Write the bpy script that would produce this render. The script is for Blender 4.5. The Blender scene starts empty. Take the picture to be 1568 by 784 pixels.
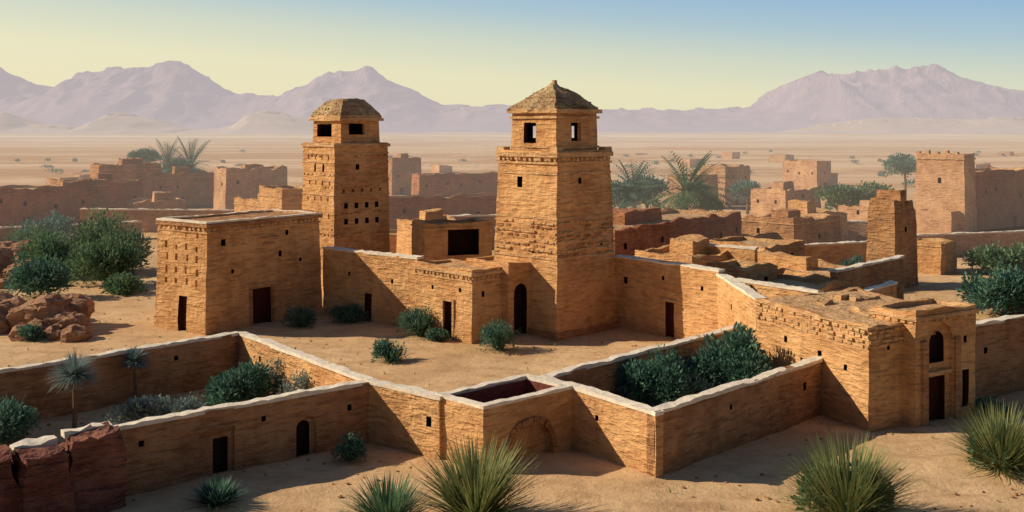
import bpy, bmesh, math, random
from mathutils import Vector, noise, Matrix
random.seed(7)
scene = bpy.context.scene
COL = scene.collection

# ------------------------------------------------------------------ materials
def nodes_of(m):
    m.use_nodes = True
    nt = m.node_tree
    for n in list(nt.nodes): nt.nodes.remove(n)
    try: m.cycles.emission_sampling = 'NONE'
    except Exception: pass
    return nt, nt.nodes, nt.links

def mixc(nt, fac, a, b, mode='MIX'):
    n = nt.nodes.new('ShaderNodeMix'); n.data_type = 'RGBA'; n.blend_type = mode
    for sock, v in ((0, fac), (6, a), (7, b)):
        if hasattr(v, 'is_linked') or hasattr(v, 'links'): nt.links.new(v, n.inputs[sock])
        elif sock == 0: n.inputs[0].default_value = v
        else: n.inputs[sock].default_value = (*v, 1)
    return n.outputs[2]

def mapping(nt, vec, sc):
    mp = nt.nodes.new('ShaderNodeMapping'); mp.inputs['Scale'].default_value = sc
    nt.links.new(vec, mp.inputs[0]); return mp.outputs[0]

def ntex(nt, vec, scale, detail=4, rough=.6, stretch=None):
    if stretch: vec = mapping(nt, vec, stretch)
    n = nt.nodes.new('ShaderNodeTexNoise'); n.inputs['Scale'].default_value = scale
    n.inputs['Detail'].default_value = detail; n.inputs['Roughness'].default_value = rough
    nt.links.new(vec, n.inputs['Vector']); return n.outputs['Fac']

def ramp(nt, fac, lo, hi, a=0., b=1.):
    n = nt.nodes.new('ShaderNodeMapRange'); n.inputs[1].default_value = lo; n.inputs[2].default_value = hi
    n.inputs[3].default_value = a; n.inputs[4].default_value = b
    nt.links.new(fac, n.inputs[0]); return n.outputs[0]

def finish_hazed(nt, shader, lo=105, hi=1300, mx=.70, col=(.62, .50, .41)):
    """painted haze: mixes a flat glow into the material, growing with world y"""
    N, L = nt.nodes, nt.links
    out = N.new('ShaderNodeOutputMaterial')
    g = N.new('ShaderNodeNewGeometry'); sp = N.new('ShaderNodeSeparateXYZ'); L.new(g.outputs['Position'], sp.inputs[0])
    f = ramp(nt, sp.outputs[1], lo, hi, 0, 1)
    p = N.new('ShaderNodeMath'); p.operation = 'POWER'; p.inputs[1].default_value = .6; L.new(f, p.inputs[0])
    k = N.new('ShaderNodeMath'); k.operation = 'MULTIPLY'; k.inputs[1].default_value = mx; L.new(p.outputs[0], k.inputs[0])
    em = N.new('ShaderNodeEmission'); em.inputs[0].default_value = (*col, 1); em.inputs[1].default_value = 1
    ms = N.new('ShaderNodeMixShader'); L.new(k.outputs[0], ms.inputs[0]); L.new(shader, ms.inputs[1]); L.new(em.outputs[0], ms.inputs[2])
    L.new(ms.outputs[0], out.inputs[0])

def adobe(name, a, b, c, bump=.55, course=.8, brick=.7):
    m = bpy.data.materials.new(name); nt, N, L = nodes_of(m)
    bs = N.new('ShaderNodeBsdfPrincipled')
    bs.inputs['Roughness'].default_value = .95; bs.inputs['Specular IOR Level'].default_value = .1
    g = N.new('ShaderNodeNewGeometry'); P = g.outputs['Position']
    def mul(s, v):
        k = N.new('ShaderNodeMath'); k.operation = 'MULTIPLY'; k.inputs[1].default_value = v; L.new(s, k.inputs[0]); return k.outputs[0]
    big = ramp(nt, ntex(nt, P, .35, 2), .38, .62)
    mid = ramp(nt, ntex(nt, P, 2.2, 4, .7), .35, .7)
    streak = ramp(nt, ntex(nt, P, 1.0, 3, .6, (1.6, 1.6, .22)), .48, .75)
    cr = ramp(nt, ntex(nt, P, 1.0, 2, .6, (1.0, 1.0, 4.6)), .45, .66)
    crd = ramp(nt, ntex(nt, P, 1.0, 2, .6, (.9, .9, 6.2)), .54, .66)
    vo = N.new('ShaderNodeTexVoronoi'); vo.inputs['Scale'].default_value = 1
    L.new(mapping(nt, P, (1.7, 1.7, 4.4)), vo.inputs['Vector'])
    sv = N.new('ShaderNodeSeparateColor'); L.new(vo.outputs['Color'], sv.inputs[0]); cell = sv.outputs[0]
    bk = N.new('ShaderNodeMath'); bk.operation = 'MULTIPLY'; L.new(cell, bk.inputs[0]); L.new(big, bk.inputs[1])
    col = mixc(nt, big, a, b)
    col = mixc(nt, mul(mid, .5), col, c)
    col = mixc(nt, mul(streak, .45), col, tuple(x*.6 for x in b))
    col = mixc(nt, mul(cr, .5*course), col, tuple(min(1, x*1.25) for x in a))
    col = mixc(nt, mul(crd, .6*course), col, tuple(x*.5 for x in b))
    col = mixc(nt, mul(bk.outputs[0], brick*.75), col, (b[0]*.62, b[1]*.55, b[2]*.52))
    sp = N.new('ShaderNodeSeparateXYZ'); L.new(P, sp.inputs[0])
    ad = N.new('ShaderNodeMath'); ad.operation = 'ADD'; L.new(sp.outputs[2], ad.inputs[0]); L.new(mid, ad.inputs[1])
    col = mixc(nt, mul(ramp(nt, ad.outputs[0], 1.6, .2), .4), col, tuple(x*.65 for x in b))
    L.new(col, bs.inputs['Base Color'])
    def add(x, y):
        k = N.new('ShaderNodeMath'); k.operation = 'ADD'; L.new(x, k.inputs[0]); L.new(y, k.inputs[1]); return k.outputs[0]
    hgt = add(add(mid, cr), add(mul(bk.outputs[0], -.7), mul(crd, -.9)))
    bp = N.new('ShaderNodeBump'); bp.inputs['Strength'].default_value = bump; bp.inputs['Distance'].default_value = .11
    L.new(hgt, bp.inputs['Height']); L.new(bp.outputs[0], bs.inputs['Normal'])
    finish_hazed(nt, bs.outputs[0]); return m

def plain(name, col, rough=.9, var=.3, scale=3, haze=None, bump=.4, dist=.08):
    m = bpy.data.materials.new(name); nt, N, L = nodes_of(m)
    bs = N.new('ShaderNodeBsdfPrincipled')
    bs.inputs['Roughness'].default_value = rough; bs.inputs['Specular IOR Level'].default_value = .1
    g = N.new('ShaderNodeNewGeometry')
    f = ramp(nt, ntex(nt, g.outputs['Position'], scale, 5, .7), .3, .7)
    c = mixc(nt, f, tuple(x*(1-var) for x in col), tuple(min(1, x*(1+var)) for x in col))
    L.new(c, bs.inputs['Base Color'])
    bp = N.new('ShaderNodeBump'); bp.inputs['Strength'].default_value = bump; bp.inputs['Distance'].default_value = dist
    L.new(f, bp.inputs['Height']); L.new(bp.outputs[0], bs.inputs['Normal'])
    if haze: finish_hazed(nt, bs.outputs[0], *haze)
    else: finish_hazed(nt, bs.outputs[0])
    return m

def leafmat(name, a, b, c):
    m = bpy.data.materials.new(name); nt, N, L = nodes_of(m)
    bs = N.new('ShaderNodeBsdfPrincipled')
    bs.inputs['Roughness'].default_value = .7; bs.inputs['Specular IOR Level'].default_value = .2
    g = N.new('ShaderNodeNewGeometry')
    f = ramp(nt, ntex(nt, g.outputs['Position'], 1.3, 2, .6), .35, .65)
    col = mixc(nt, f, a, b)
    k = N.new('ShaderNodeMath'); k.operation = 'POWER'; k.inputs[1].default_value = 2.0
    L.new(g.outputs['Random Per Island'], k.inputs[0])
    col = mixc(nt, k.outputs[0], col, c)
    L.new(col, bs.inputs['Base Color'])
    tr = N.new('ShaderNodeBsdfTranslucent'); L.new(col, tr.inputs[0])
    mx = N.new('ShaderNodeMixShader'); mx.inputs[0].default_value = .3
    L.new(bs.outputs[0], mx.inputs[1]); L.new(tr.outputs[0], mx.inputs[2])
    finish_hazed(nt, mx.outputs[0]); return m

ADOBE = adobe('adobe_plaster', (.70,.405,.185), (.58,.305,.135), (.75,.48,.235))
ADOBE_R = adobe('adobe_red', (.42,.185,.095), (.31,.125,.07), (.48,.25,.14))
ADOBE_F = adobe('adobe_distant', (.62,.37,.21), (.50,.28,.155), (.68,.45,.27), .4, .8, .8)  # duller adobe: distance haze put into the base colour
ADOBE_D = adobe('adobe_dark', (.50,.27,.13), (.38,.19,.095), (.56,.34,.175), .6, .9, .8)  # darker adobe for some walls, houses and trim
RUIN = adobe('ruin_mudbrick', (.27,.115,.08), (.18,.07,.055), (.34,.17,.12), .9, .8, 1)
CAP = plain('lime_capping', (.80,.71,.58), var=.2, scale=2)
ROOF = adobe('mud_roof', (.60,.39,.21), (.48,.29,.15), (.66,.47,.27), .6, 0, .3)
ROOMSHADE = plain('room_shade_paint', (.17,.055,.045))  # dark red puts the bastion room's inner shade into its recess colour
DARK = plain('dark_interior', (.03,.015,.012))  # near-black stands in for shade inside shallow openings
WOOD = plain('dark_wood', (.075,.022,.018), scale=8)
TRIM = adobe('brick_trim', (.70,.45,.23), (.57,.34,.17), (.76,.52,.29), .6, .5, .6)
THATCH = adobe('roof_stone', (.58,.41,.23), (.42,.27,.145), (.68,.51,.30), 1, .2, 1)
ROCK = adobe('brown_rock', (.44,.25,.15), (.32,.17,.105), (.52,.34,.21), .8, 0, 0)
LEAF = leafmat('leaf_teal', (.045,.125,.10), (.08,.19,.145), (.17,.30,.205))
LEAFB = leafmat('leaf_blue', (.12,.19,.20), (.18,.26,.26), (.30,.38,.35))
LEAFG = leafmat('leaf_green', (.06,.145,.09), (.10,.20,.11), (.22,.31,.15))
LEAFY = leafmat('leaf_yucca', (.11,.17,.07), (.22,.26,.09), (.44,.43,.18))
LEAFF = leafmat('leaf_far', (.08,.18,.16), (.11,.23,.19), (.18,.30,.24))  # paler leaves: haze painted into the far plants
BARK = plain('bark', (.18,.12,.07))
# ------------------------------------------------------------------ helpers
def mesh_obj(name, verts, faces, mats, smooth=False, idx=None):
    me = bpy.data.meshes.new(name); me.from_pydata(verts, [], faces)
    for m in mats: me.materials.append(m)
    if idx: me.polygons.foreach_set('material_index', idx)
    if smooth:
        me.polygons.foreach_set('use_smooth', [True]*len(me.polygons))
    me.update()
    o = bpy.data.objects.new(name, me); COL.objects.link(o); return o

def group(name, loc, parts):
    e = bpy.data.objects.new(name, None); e.location = loc; e.empty_display_size = .5
    COL.objects.link(e)
    for p in parts:
        if p is None: continue
        p.parent = e; p.matrix_parent_inverse = Matrix.Translation(-Vector(loc))
    return e

def inset(pts, d):
    n = len(pts); out = []
    for i in range(n):
        a, b, c = Vector(pts[i-1]), Vector(pts[i]), Vector(pts[(i+1) % n])
        d1 = (b-a).normalized(); d2 = (c-b).normalized()
        n1 = Vector((-d1.y, d1.x)); n2 = Vector((-d2.y, d2.x))
        bis = (n1+n2); k = d/max(.2, (1+n1.dot(n2)))
        p = b + bis*k; out.append((p.x, p.y))
    return out

def prism(name, pts, z0, z1, mat, taper=0.0, step=.7, amp=.05, top=.04, prof=None, smooth=True, rows=None):
    """battered, hand-made looking block; CCW footprint"""
    so = Vector((random.uniform(-90, 90), random.uniform(-90, 90), random.uniform(-90, 90)))
    n = len(pts); cen = Vector((sum(p[0] for p in pts)/n, sum(p[1] for p in pts)/n))
    ring = []
    for i in range(n):
        a, b = Vector(pts[i]), Vector(pts[(i+1) % n]); k = max(1, int((b-a).length/step))
        for j in range(k): ring.append(a.lerp(b, j/k))
    R = rows or max(1, int((z1-z0)/step)); V = []; F = []; m = len(ring)
    for r in range(R+1):
        t = r/R; s = prof(t) if prof else 1-taper*t
        for p in ring:
            q = cen + (p-cen)*s; z = z0+(z1-z0)*t
            v = Vector((q.x, q.y, z)); nv = noise.noise_vector(v*.55+so)*amp + noise.noise_vector(v*1.9+so)*amp*.5
            v += Vector((nv.x, nv.y, nv.z*.3))
            if r == R: v.z += noise.noise(v*.6+so)*top + noise.noise(v*2.3+so)*top*.8
            V.append(v)
    for r in range(R):
        for i in range(m):
            j = (i+1) % m; F.append((r*m+i, r*m+j, (r+1)*m+j, (r+1)*m+i))
    F.append(tuple(reversed(range(m)))); F.append(tuple(range(R*m, R*m+m)))
    o = mesh_obj(name, [tuple(v) for v in V], F, [mat])
    bm = bmesh.new(); bm.from_mesh(o.data)
    bmesh.ops.triangulate(bm, faces=[f for f in bm.faces if len(f.verts) > 4])
    bm.to_mesh(o.data); bm.free()
    return o

def smooth_sharp(o, deg=35):
    o.data.polygons.foreach_set('use_smooth', [True]*len(o.data.polygons))
    o.data.set_sharp_from_angle(angle=math.radians(deg))

def rectprof(s, z, w, h): return [(s-w/2, z), (s+w/2, z), (s+w/2, z+h), (s-w/2, z+h)]
def archprof(s, z, w, h):
    r = w/2; out = [(s-r, z), (s+r, z)]
    for i in range(9):
        a = math.pi*i/8; out.append((s+r*math.cos(a), z+h-r+r*math.sin(a)))
    return out

def cutmesh(items):
    V = []; F = []; I = []
    for it in items:
        b = len(V)
        if it[0] == 'poly':
            _, pts, z0, z1, mi = it; n = len(pts)
            V += [(x, y, z0) for x, y in pts] + [(x, y, z1) for x, y in pts]
            F.append(tuple(b+i for i in reversed(range(n)))); F.append(tuple(b+n+i for i in range(n)))
            for i in range(n):
                j = (i+1) % n; F.append((b+i, b+j, b+n+j, b+n+i))
            I += [mi]*(n+2); continue
        pr, o, d, nn, out, dep, mi = it; n = len(pr)
        for off in (out, -dep):
            for s, z in pr:
                p = o + d*s + nn*off; V.append((p.x, p.y, z))
        F.append(tuple(b+i for i in range(n))); F.append(tuple(b+n+i for i in reversed(range(n))))
        for i in range(n):
            j = (i+1) % n; F.append((b+j, b+i, b+n+i, b+n+j))
        I += [mi]*(n+2)
    return V, F, I

def cut(o, groups, mats):
    for items in groups:
        if not items: continue
        V, F, I = cutmesh(items)
        c = mesh_obj('cutter', V, F, mats, idx=I)
        bm = bmesh.new(); bm.from_mesh(c.data); bmesh.ops.recalc_face_normals(bm, faces=bm.faces); bm.to_mesh(c.data); bm.free()
        md = o.modifiers.new('b', 'BOOLEAN'); md.operation = 'DIFFERENCE'; md.object = c; md.solver = 'EXACT'
        try: md.material_mode = 'TRANSFER'
        except Exception: pass
        bpy.context.view_layer.update()
        me = bpy.data.meshes.new_from_object(o.evaluated_get(bpy.context.evaluated_depsgraph_get()))
        o.modifiers.clear(); o.data = me
        bpy.data.objects.remove(c)

def face(pts, k):
    a, b = Vector(pts[k]), Vector(pts[(k+1) % len(pts)]); d = (b-a); L = d.length; d.normalize()
    return a, d, Vector((d.y, -d.x)), L

def slab_on(pts, k, s, z, w, h, proud, name, mat, back=.1):
    a, d, nn, L = face(pts, k)
    p = [a+d*(s-w/2)+nn*proud, a+d*(s+w/2)+nn*proud, a+d*(s+w/2)-nn*back, a+d*(s-w/2)-nn*back]
    o = prism(name, [(q.x, q.y) for q in p], z, z+h, mat, amp=.012, top=.01, step=.5); smooth_sharp(o); return o

def dentils(pts, faces, z, h, w, gap, proud, name, mat, seed=1, miss=.12, back=.25):
    """row of separate projecting bricks"""
    rnd = random.Random(seed); V = []; F = []
    for k in faces:
        a, d, nn, L = face(pts, k); s = .05
        while s < L-.1:
            ww = w*rnd.uniform(.6, 1.5)
            if rnd.random() > miss:
                hh = h*rnd.uniform(.75, 1.1); pr = proud*rnd.uniform(.5, 1.3); zz = z+rnd.uniform(-.03, .03); b = len(V)
                for off in (pr, -back):
                    for q, r in ((s, zz), (min(L, s+ww), zz+rnd.uniform(-.02, .02)), (min(L, s+ww), zz+hh), (s, zz+hh+rnd.uniform(-.02, .02))):
                        p = a+d*q+nn*off; V.append((p.x, p.y, r))
                F += [(b, b+1, b+2, b+3), (b+4, b+7, b+6, b+5), (b, b+4, b+5, b+1), (b+1, b+5, b+6, b+2), (b+2, b+6, b+7, b+3), (b+3, b+7, b+4, b)]
            s += ww+gap*rnd.uniform(.5, 1.6)
    return mesh_obj(name, V, F, [mat])

def block(pts, z1, mat=ADOBE, taper=0, ops=(), parapet=.4, drop=.4, z0=-.6, amp=.07, top=.07, roofmi=2, name='walls', pre=(), step=.7):
    """ops: (face, t, z, w, h, kind, depth)"""
    o = prism(name, pts, z0, z1, mat, taper, amp=amp, top=top, step=step)
    mats = [mat, DARK, ROOF, WOOD, ROOMSHADE]
    def mk(lst):
        items = []
        for (k, t, z, w, h, kind, dep) in lst:
            a, d, nn, L = face(pts, k)
            pr = (archprof if 'a' in kind else rectprof)(t*L, z, w, h)
            mi = 1 if 'd' in kind else (3 if 'w' in kind else 0)
            inw = taper*max(0, (z-z0)/(z1-z0))*L*.5
            items.append((pr, a, d, nn, .5, dep+inw, mi))
        return items
    g = []
    if parapet:
        sc = [tuple(p) for p in pts]
        if taper: sc = scaled(sc, 1-taper)
        g.append([('poly', inset(sc, parapet), z1-drop, z1+2, roofmi)])
    if pre: g.append(mk(pre))
    if ops: g.append(mk(ops))
    cut(o, g, mats); smooth_sharp(o); return o

def quad(x, y, a, b, th=45):
    t = math.radians(th); r = Vector((math.cos(t), math.sin(t))); l = Vector((-r.y, r.x)); F = Vector((x, y))
    return [tuple(F), tuple(F+r*a), tuple(F+r*a+l*b), tuple(F+l*b)]

def ringslab(pts, d, z, h, name, mat, taper=0, amp=.04):
    o = prism(name, inset(pts, -d), z, z+h, mat, taper, amp=amp, top=.03, step=.5); smooth_sharp(o); return o

def scaled(pts, s):
    n = len(pts); cx = sum(p[0] for p in pts)/n; cy = sum(p[1] for p in pts)/n
    return [(cx+(p[0]-cx)*s, cy+(p[1]-cy)*s) for p in pts]

wi = 0
def wall(name, p, q, h, t=.42, ops=(), pre=(), mat=ADOBE, cap=True, extra=()):
    global wi; wi += 1; h += .004*wi
    p, q = Vector(p), Vector(q); d = (q-p).normalized(); nn = Vector((-d.y, d.x))
    pts = [tuple(p), tuple(q), tuple(q+nn*t), tuple(p+nn*t)]
    L = (q-p).length
    parts = [block(pts, h, mat, ops=ops, pre=pre, parapet=0, amp=.08, top=.12)]
    if cap:
        c = prism('coping', inset(pts, -.05), h-.07, h+.09, CAP, amp=.07, top=.10, step=.35); smooth_sharp(c); parts.append(c)
    for (k, tt, z, w, hh, pr, nm, mm) in extra: parts.append(slab_on(pts, k, tt*L, z, w, hh, pr, nm, mm))
    return group(name, ((p.x+q.x)/2, (p.y+q.y)/2, 0), parts)

def house(name, x, y, a, b, h, th=45, mat=ADOBE_F, seed=0, ops=None, cornice=True, extra=()):
    pts = quad(x, y, a, b, th); rnd = random.Random(seed)
    if ops is None:
        ops = []
        for k, L in ((0, a), (3, b)):
            n = int(L/3.2)
            for i in range(n):
                if rnd.random() < .75: ops.append((k, (i+.5+rnd.uniform(-.2, .2))/n, h*rnd.uniform(.45, .7), .45, .6, 'd', .4))
        if a > 4: ops.append((0, rnd.uniform(.3, .7)+.0013, -.3, 1.1, 2.0, 'w', .4))
        ops = [o for o in ops if o[2] < 0 or o[2] > 2.0]
    parts = [block(pts, h, mat, ops=ops, amp=.13, top=.4, taper=.03, step=.9)]
    if cornice: parts.append(ringslab(scaled(pts, .975), .06, h*.88, .12, 'string_course', TRIM if mat is not ADOBE_R else mat, amp=.06))
    if rnd.random() < .6 and a > 5:
        t = math.radians(th); r = Vector((math.cos(t), math.sin(t))); l = Vector((-r.y, r.x))
        q = Vector((x, y))+r*a*rnd.uniform(.25, .5)+l*b*rnd.uniform(.3, .45)
        o = prism('roof_room', quad(q.x, q.y, a*rnd.uniform(.2, .4), b*rnd.uniform(.3, .45), th), h-.6, h+rnd.uniform(.5, 1.3), mat, .05, amp=.12, top=.3); smooth_sharp(o); parts.append(o)
    for e in extra: parts.append(e)
    return group(name, (x, y, 0), parts)

# ------------------------------------------------------------------ MAIN TOWER
T = quad(3.18, 73.6, 6.75, 6.75, 45)
body = block(T, 13.3, ADOBE, taper=.13, ops=[(3, .40, 10.6, .55, .8, 'd', .5), (0, .42, 10.9, .35, .45, 'd', .5), (0, .75, 6.3, .25, .3, 'd', .4),
      (3, .62, 5.9, .25, .3, 'd', .4)], parapet=.5, drop=.25)
parts = [body]
Tt = scaled(T, .88)
parts.append(ringslab(Tt, .10, 12.35, .16, 'string_course', TRIM))
parts.append(ringslab(Tt, .16, 12.85, .34, 'cornice', TRIM))
parts.append(dentils(Tt, (0, 1, 2, 3), 12.6, .2, .22, .2, .17, 'cornice_dentils', TRIM, 3))
for i in range(8):
    z = 5.75+.33*i; sc = scaled(T, .992-.0096*z)
    parts.append(dentils(sc, (0, 3, 1, 2), z, .15, .5, .1 if i % 2 else .35, .13 if i % 2 else .08, 'brick_band_%d' % i, TRIM if i % 2 else ADOBE_D, 20+i, .15 if i % 3 else .35))
for i, z in enumerate((5.55, 8.4, 11.6)):
    parts.append(ringslab(scaled(T, .985-.0095*z), .09, z, .16, 'string_%d' % i, TRIM, amp=.05))
for i, (x, y) in enumerate(scaled(T, .80)):
    o = prism('corner_merlon_%d' % i, quad(x, y-.4, .8, .8, 45), 13.0, 13.55, TRIM, .15, amp=.05); smooth_sharp(o); parts.append(o)
ctr = (sum(p[0] for p in T)/4, sum(p[1] for p in T)/4)
def csq(c, s): h = s*math.sqrt(.5); return [(c[0], c[1]-h), (c[0]+h, c[1]), (c[0], c[1]+h), (c[0]-h, c[1])]
LN = csq(ctr, 4.6)
lan = prism('lantern', LN, 12.9, 16.3, ADOBE, .03, amp=.04)
cut(lan, [[('poly', inset(LN, .42), 13.5, 15.7, 1)],
          [(rectprof(.42*4.6, 13.85, 1.25, 1.5), *face(LN, 3)[:3], .5, .9, 3), (rectprof(.48*4.6, 14.0, 1.1, 1.35), *face(LN, 0)[:3], .5, .9, 0),
           (rectprof(.5*4.6, 14.2, .7, .9), *face(LN, 2)[:3], .5, .9, 0), (rectprof(.5*4.6, 14.2, .6, .9), *face(LN, 1)[:3], .5, .9, 0)]],
    [ADOBE, DARK, ROOF, WOOD]); smooth_sharp(lan); parts.append(lan)
parts.append(ringslab(LN, .10, 15.65, .18, 'lantern_string', TRIM))
parts.append(ringslab(LN, .24, 16.05, .30, 'lantern_cornice', TRIM))
parts.append(ringslab(LN, .08, 13.5, .14, 'lantern_sill', TRIM))
rf = prism('pyramid_roof', inset(LN, -.24), 16.3, 18.3, THATCH, amp=.22, top=.0, step=.3, prof=lambda t: max(.07, (1-t)**.85), rows=9)
smooth_sharp(rf, 15); parts.append(rf)
fin = prism('finial', csq(ctr, .4), 18.0, 18.55, THATCH, .4, step=.2, amp=.03); parts.append(fin)
for i in range(5): parts.append(dentils(scaled(LN, 1.02-.175*i), (0, 1, 2, 3), 16.42+.34*i, .14, .34, .14, .03, 'roof_course_%d' % i, THATCH, 90+i, .25, .4))
parts.append(ringslab(T, .12, -.5, 1.0, 'plinth', ADOBE_D, amp=.08))
group('adobe_tower', (ctr[0], ctr[1], 0), parts)

# ------------------------------------------------------------------ SECOND TOWER
S = quad(-15.7, 92, 6.1, 5.6, 42)
ops = [(0, .42, 11.2, .4, .5, 'd', .4)]
for r, z in enumerate((7.75, 6.35)):
    for i in range(4): ops.append((0, .22+.18*i, z, .38, .5, 'd', .4))
for r, z in enumerate((12.1, 9.8, 8.4, 6.9)):
    for i in range(4): ops.append((3, .2+.2*i+.03*(r % 2), z, .22, .42, '', .25))
for i in range(2): ops.append((3, .4+.25*i, 11.0, .3, .75, 'da', .4))
for i in range(5): ops.append((0, .18+.16*i, 9.2, .25, .3, '', .25))
parts = [block(S, 13.6, ADOBE, taper=.06, ops=ops, parapet=.5, drop=.3)]
St = scaled(S, .945)
for i, z in enumerate((9.0, 10.3, 11.9, 12.7)):
    parts.append(ringslab(scaled(S, 1-.0045*z), .05, z-.1, .12, 'string_%d' % i, TRIM, amp=.03))
for i, z in enumerate((5.4, 5.9, 7.3, 8.7, 9.6, 10.7, 12.4)):
    parts.append(dentils(scaled(S, .995-.0042*z), (0, 3), z, .14, .35, .3, .07, 'brick_course_%d' % i, TRIM if i % 2 else ADOBE_D, 40+i, .3))
parts.append(ringslab(St, .14, 13.25, .3, 'cornice', TRIM))
c2 = (sum(p[0] for p in S)/4, sum(p[1] for p in S)/4+.3); LN2 = csq(c2, 4.4)
lan = prism('lantern', LN2, 13.2, 16.1, ADOBE, .04, amp=.04)
cut(lan, [[('poly', inset(LN2, .42), 13.6, 15.5, 1)],
          [(rectprof(.42*4.4, 14.15, 2.3, 1.15), *face(LN2, 3)[:3], .5, .9, 3), (rectprof(.42*4.4, 14.35, 1.8, 1.0), *face(LN2, 0)[:3], .5, .9, 0)]], [ADOBE, DARK, ROOF, WOOD])
smooth_sharp(lan); parts.append(lan)
parts.append(ringslab(LN2, .26, 15.6, .26, 'lantern_cornice', TRIM))
parts.append(ringslab(LN2, .12, 15.85, .22, 'lantern_cornice_upper', TRIM))
dm = prism('hipped_cap', inset(LN2, -.1), 16.03, 17.6, THATCH, amp=.2, top=.12, step=.32, prof=lambda t: 1-.52*t**1.35, rows=6)
smooth_sharp(dm, 15); parts.append(dm)
for i in range(3): parts.append(dentils(scaled(LN2, .99-.13*i*(1+.15*i)), (0, 1, 2, 3), 16.2+.42*i, .14, .34, .14, .05, 'roof_course_%d' % i, THATCH, 80+i, .25, .4))
group('brick_minaret', (c2[0], c2[1], 0), parts)

# ------------------------------------------------------------------ LEFT HOUSE
H = [(-22.1, 75.2), (-15.3, 84.4), (-20.0, 88.0), (-26.9, 78.6)]
ops = [(0, .46, -.3, 1.75, 3.1, 'w', .5), (0, .15, 6.3, .4, .5, 'd', .4), (0, .62, 5.0, .3, .45, 'd', .4), (0, .68, 6.6, .3, .4, 'd', .4), (0, .8, 4.4, .25, .3, 'd', .35), (0, .22, 4.2, .25, .3, 'd', .35),
       (3, .55, -.3, .95, 2.9, 'w', .45)]
rnd = random.Random(2)
for r, z in enumerate((6.9, 6.0, 5.1, 4.2, 3.4)):
    for i in range(4):
        if rnd.random() < .85: ops.append((3, .2+.2*i+rnd.uniform(-.02, .02), z+rnd.uniform(-.08, .08), rnd.uniform(.2, .32), rnd.uniform(.35, .55), '', .2))
parts = [block(H, 8.1, ADOBE, taper=.05, ops=ops, parapet=.5, drop=.35, amp=.09, top=.1)]
Ht = scaled(H, .955)
parts.append(ringslab(Ht, .16, 7.72, .26, 'cornice', ADOBE_D)); parts.append(ringslab(Ht, .08, 7.3, .12, 'string_course', TRIM))
parts.append(dentils(Ht, (0, 3), 7.5, .18, .2, .22, .14, 'cornice_dentils', TRIM, 8))
cp = prism('roof_coping', inset(Ht, -.1), 8.02, 8.14, CAP, amp=.06, top=.08, step=.4)
cut(cp, [[('poly', inset(Ht, .3), 7.5, 9, 0)]], [CAP]); smooth_sharp(cp); parts.append(cp)
parts.append(slab_on(scaled(H,.985), 0, .46*11.2, 2.95, 2.5, .18, .10, 'door_lintel', TRIM))
parts.append(slab_on(scaled(H,.985), 0, .46*11.2-1.05, -.3, .22, 3.2, .08, 'door_jamb_left', ADOBE_D)); parts.append(slab_on(scaled(H,.985), 0, .46*11.2+1.05, -.3, .22, 3.2, .08, 'door_jamb_right', ADOBE_D))
parts.append(slab_on(scaled(H,.965), 0, .52*11.0, 6.55, 1.9, .14, .14, 'relief_band', ADOBE_D))
parts.append(slab_on(scaled(H,.965), 0, .52*11.0, 6.1, 1.1, .14, .14, 'relief_band_lower', ADOBE_D))
group('flat_roofed_house', (-21, 81, 0), parts)

# ------------------------------------------------------------------ COURT HOUSE
C = [(-2.8, 72.6), (-.2, 75.1), (-4.7, 79.6), (-7.2, 77.0)]
parts = [block(C, 5.05, ADOBE, taper=.02, ops=[(3, .60, -.3, .85, 2.95, 'w', .4), (3, .33, 3.3, .25, .3, 'd', .3), (0, .3, 3.1, .25, .4, 'd', .3), (3, .8, 3.4, .25, .3, 'd', .3)], parapet=.4, drop=.35, amp=.08, top=.12),
         ringslab(scaled(C, .985), .12, 4.62, .2, 'cornice', TRIM), ringslab(scaled(C, .985), .05, 4.2, .1, 'string_course', TRIM), dentils(C, (0, 3), 4.4, .16, .2, .2, .09, 'dentils', TRIM, 12)]
parts.append(slab_on(C, 3, .6*6.2, 2.65, 1.4, .16, .10, 'door_lintel', TRIM))
parts.append(slab_on(C, 3, .6*6.2-.58, -.3, .2, 3.0, .07, 'door_jamb_left', TRIM)); parts.append(slab_on(C, 3, .6*6.2+.58, -.3, .2, 3.0, .07, 'door_jamb_right', TRIM))
C2 = [(-.25, 74.2), (2.1, 76.4), (-1.0, 80), (-3.4, 77.6)]
parts.append(block(C2, 5.3, ADOBE, ops=[(0, .36, -.3, 1.25, 4.1, 'da', .5)], name='annex_walls', parapet=.35, drop=.3, top=.15))
group('courtyard_house', (-3, 76, 0), parts)
R2 = quad(-7.7, 92, 6.3, 4.5, 20)
parts = [block(R2, 6.5, ADOBE, ops=[(0, .57, 3.6, 2.9, 2.3, 'd', 1.5)], parapet=.4, drop=.4, top=.25, amp=.1), ringslab(R2, .08, 5.98, .12, 'string', TRIM)]
group('open_fronted_house', (-5, 94, 0), parts)

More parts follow.
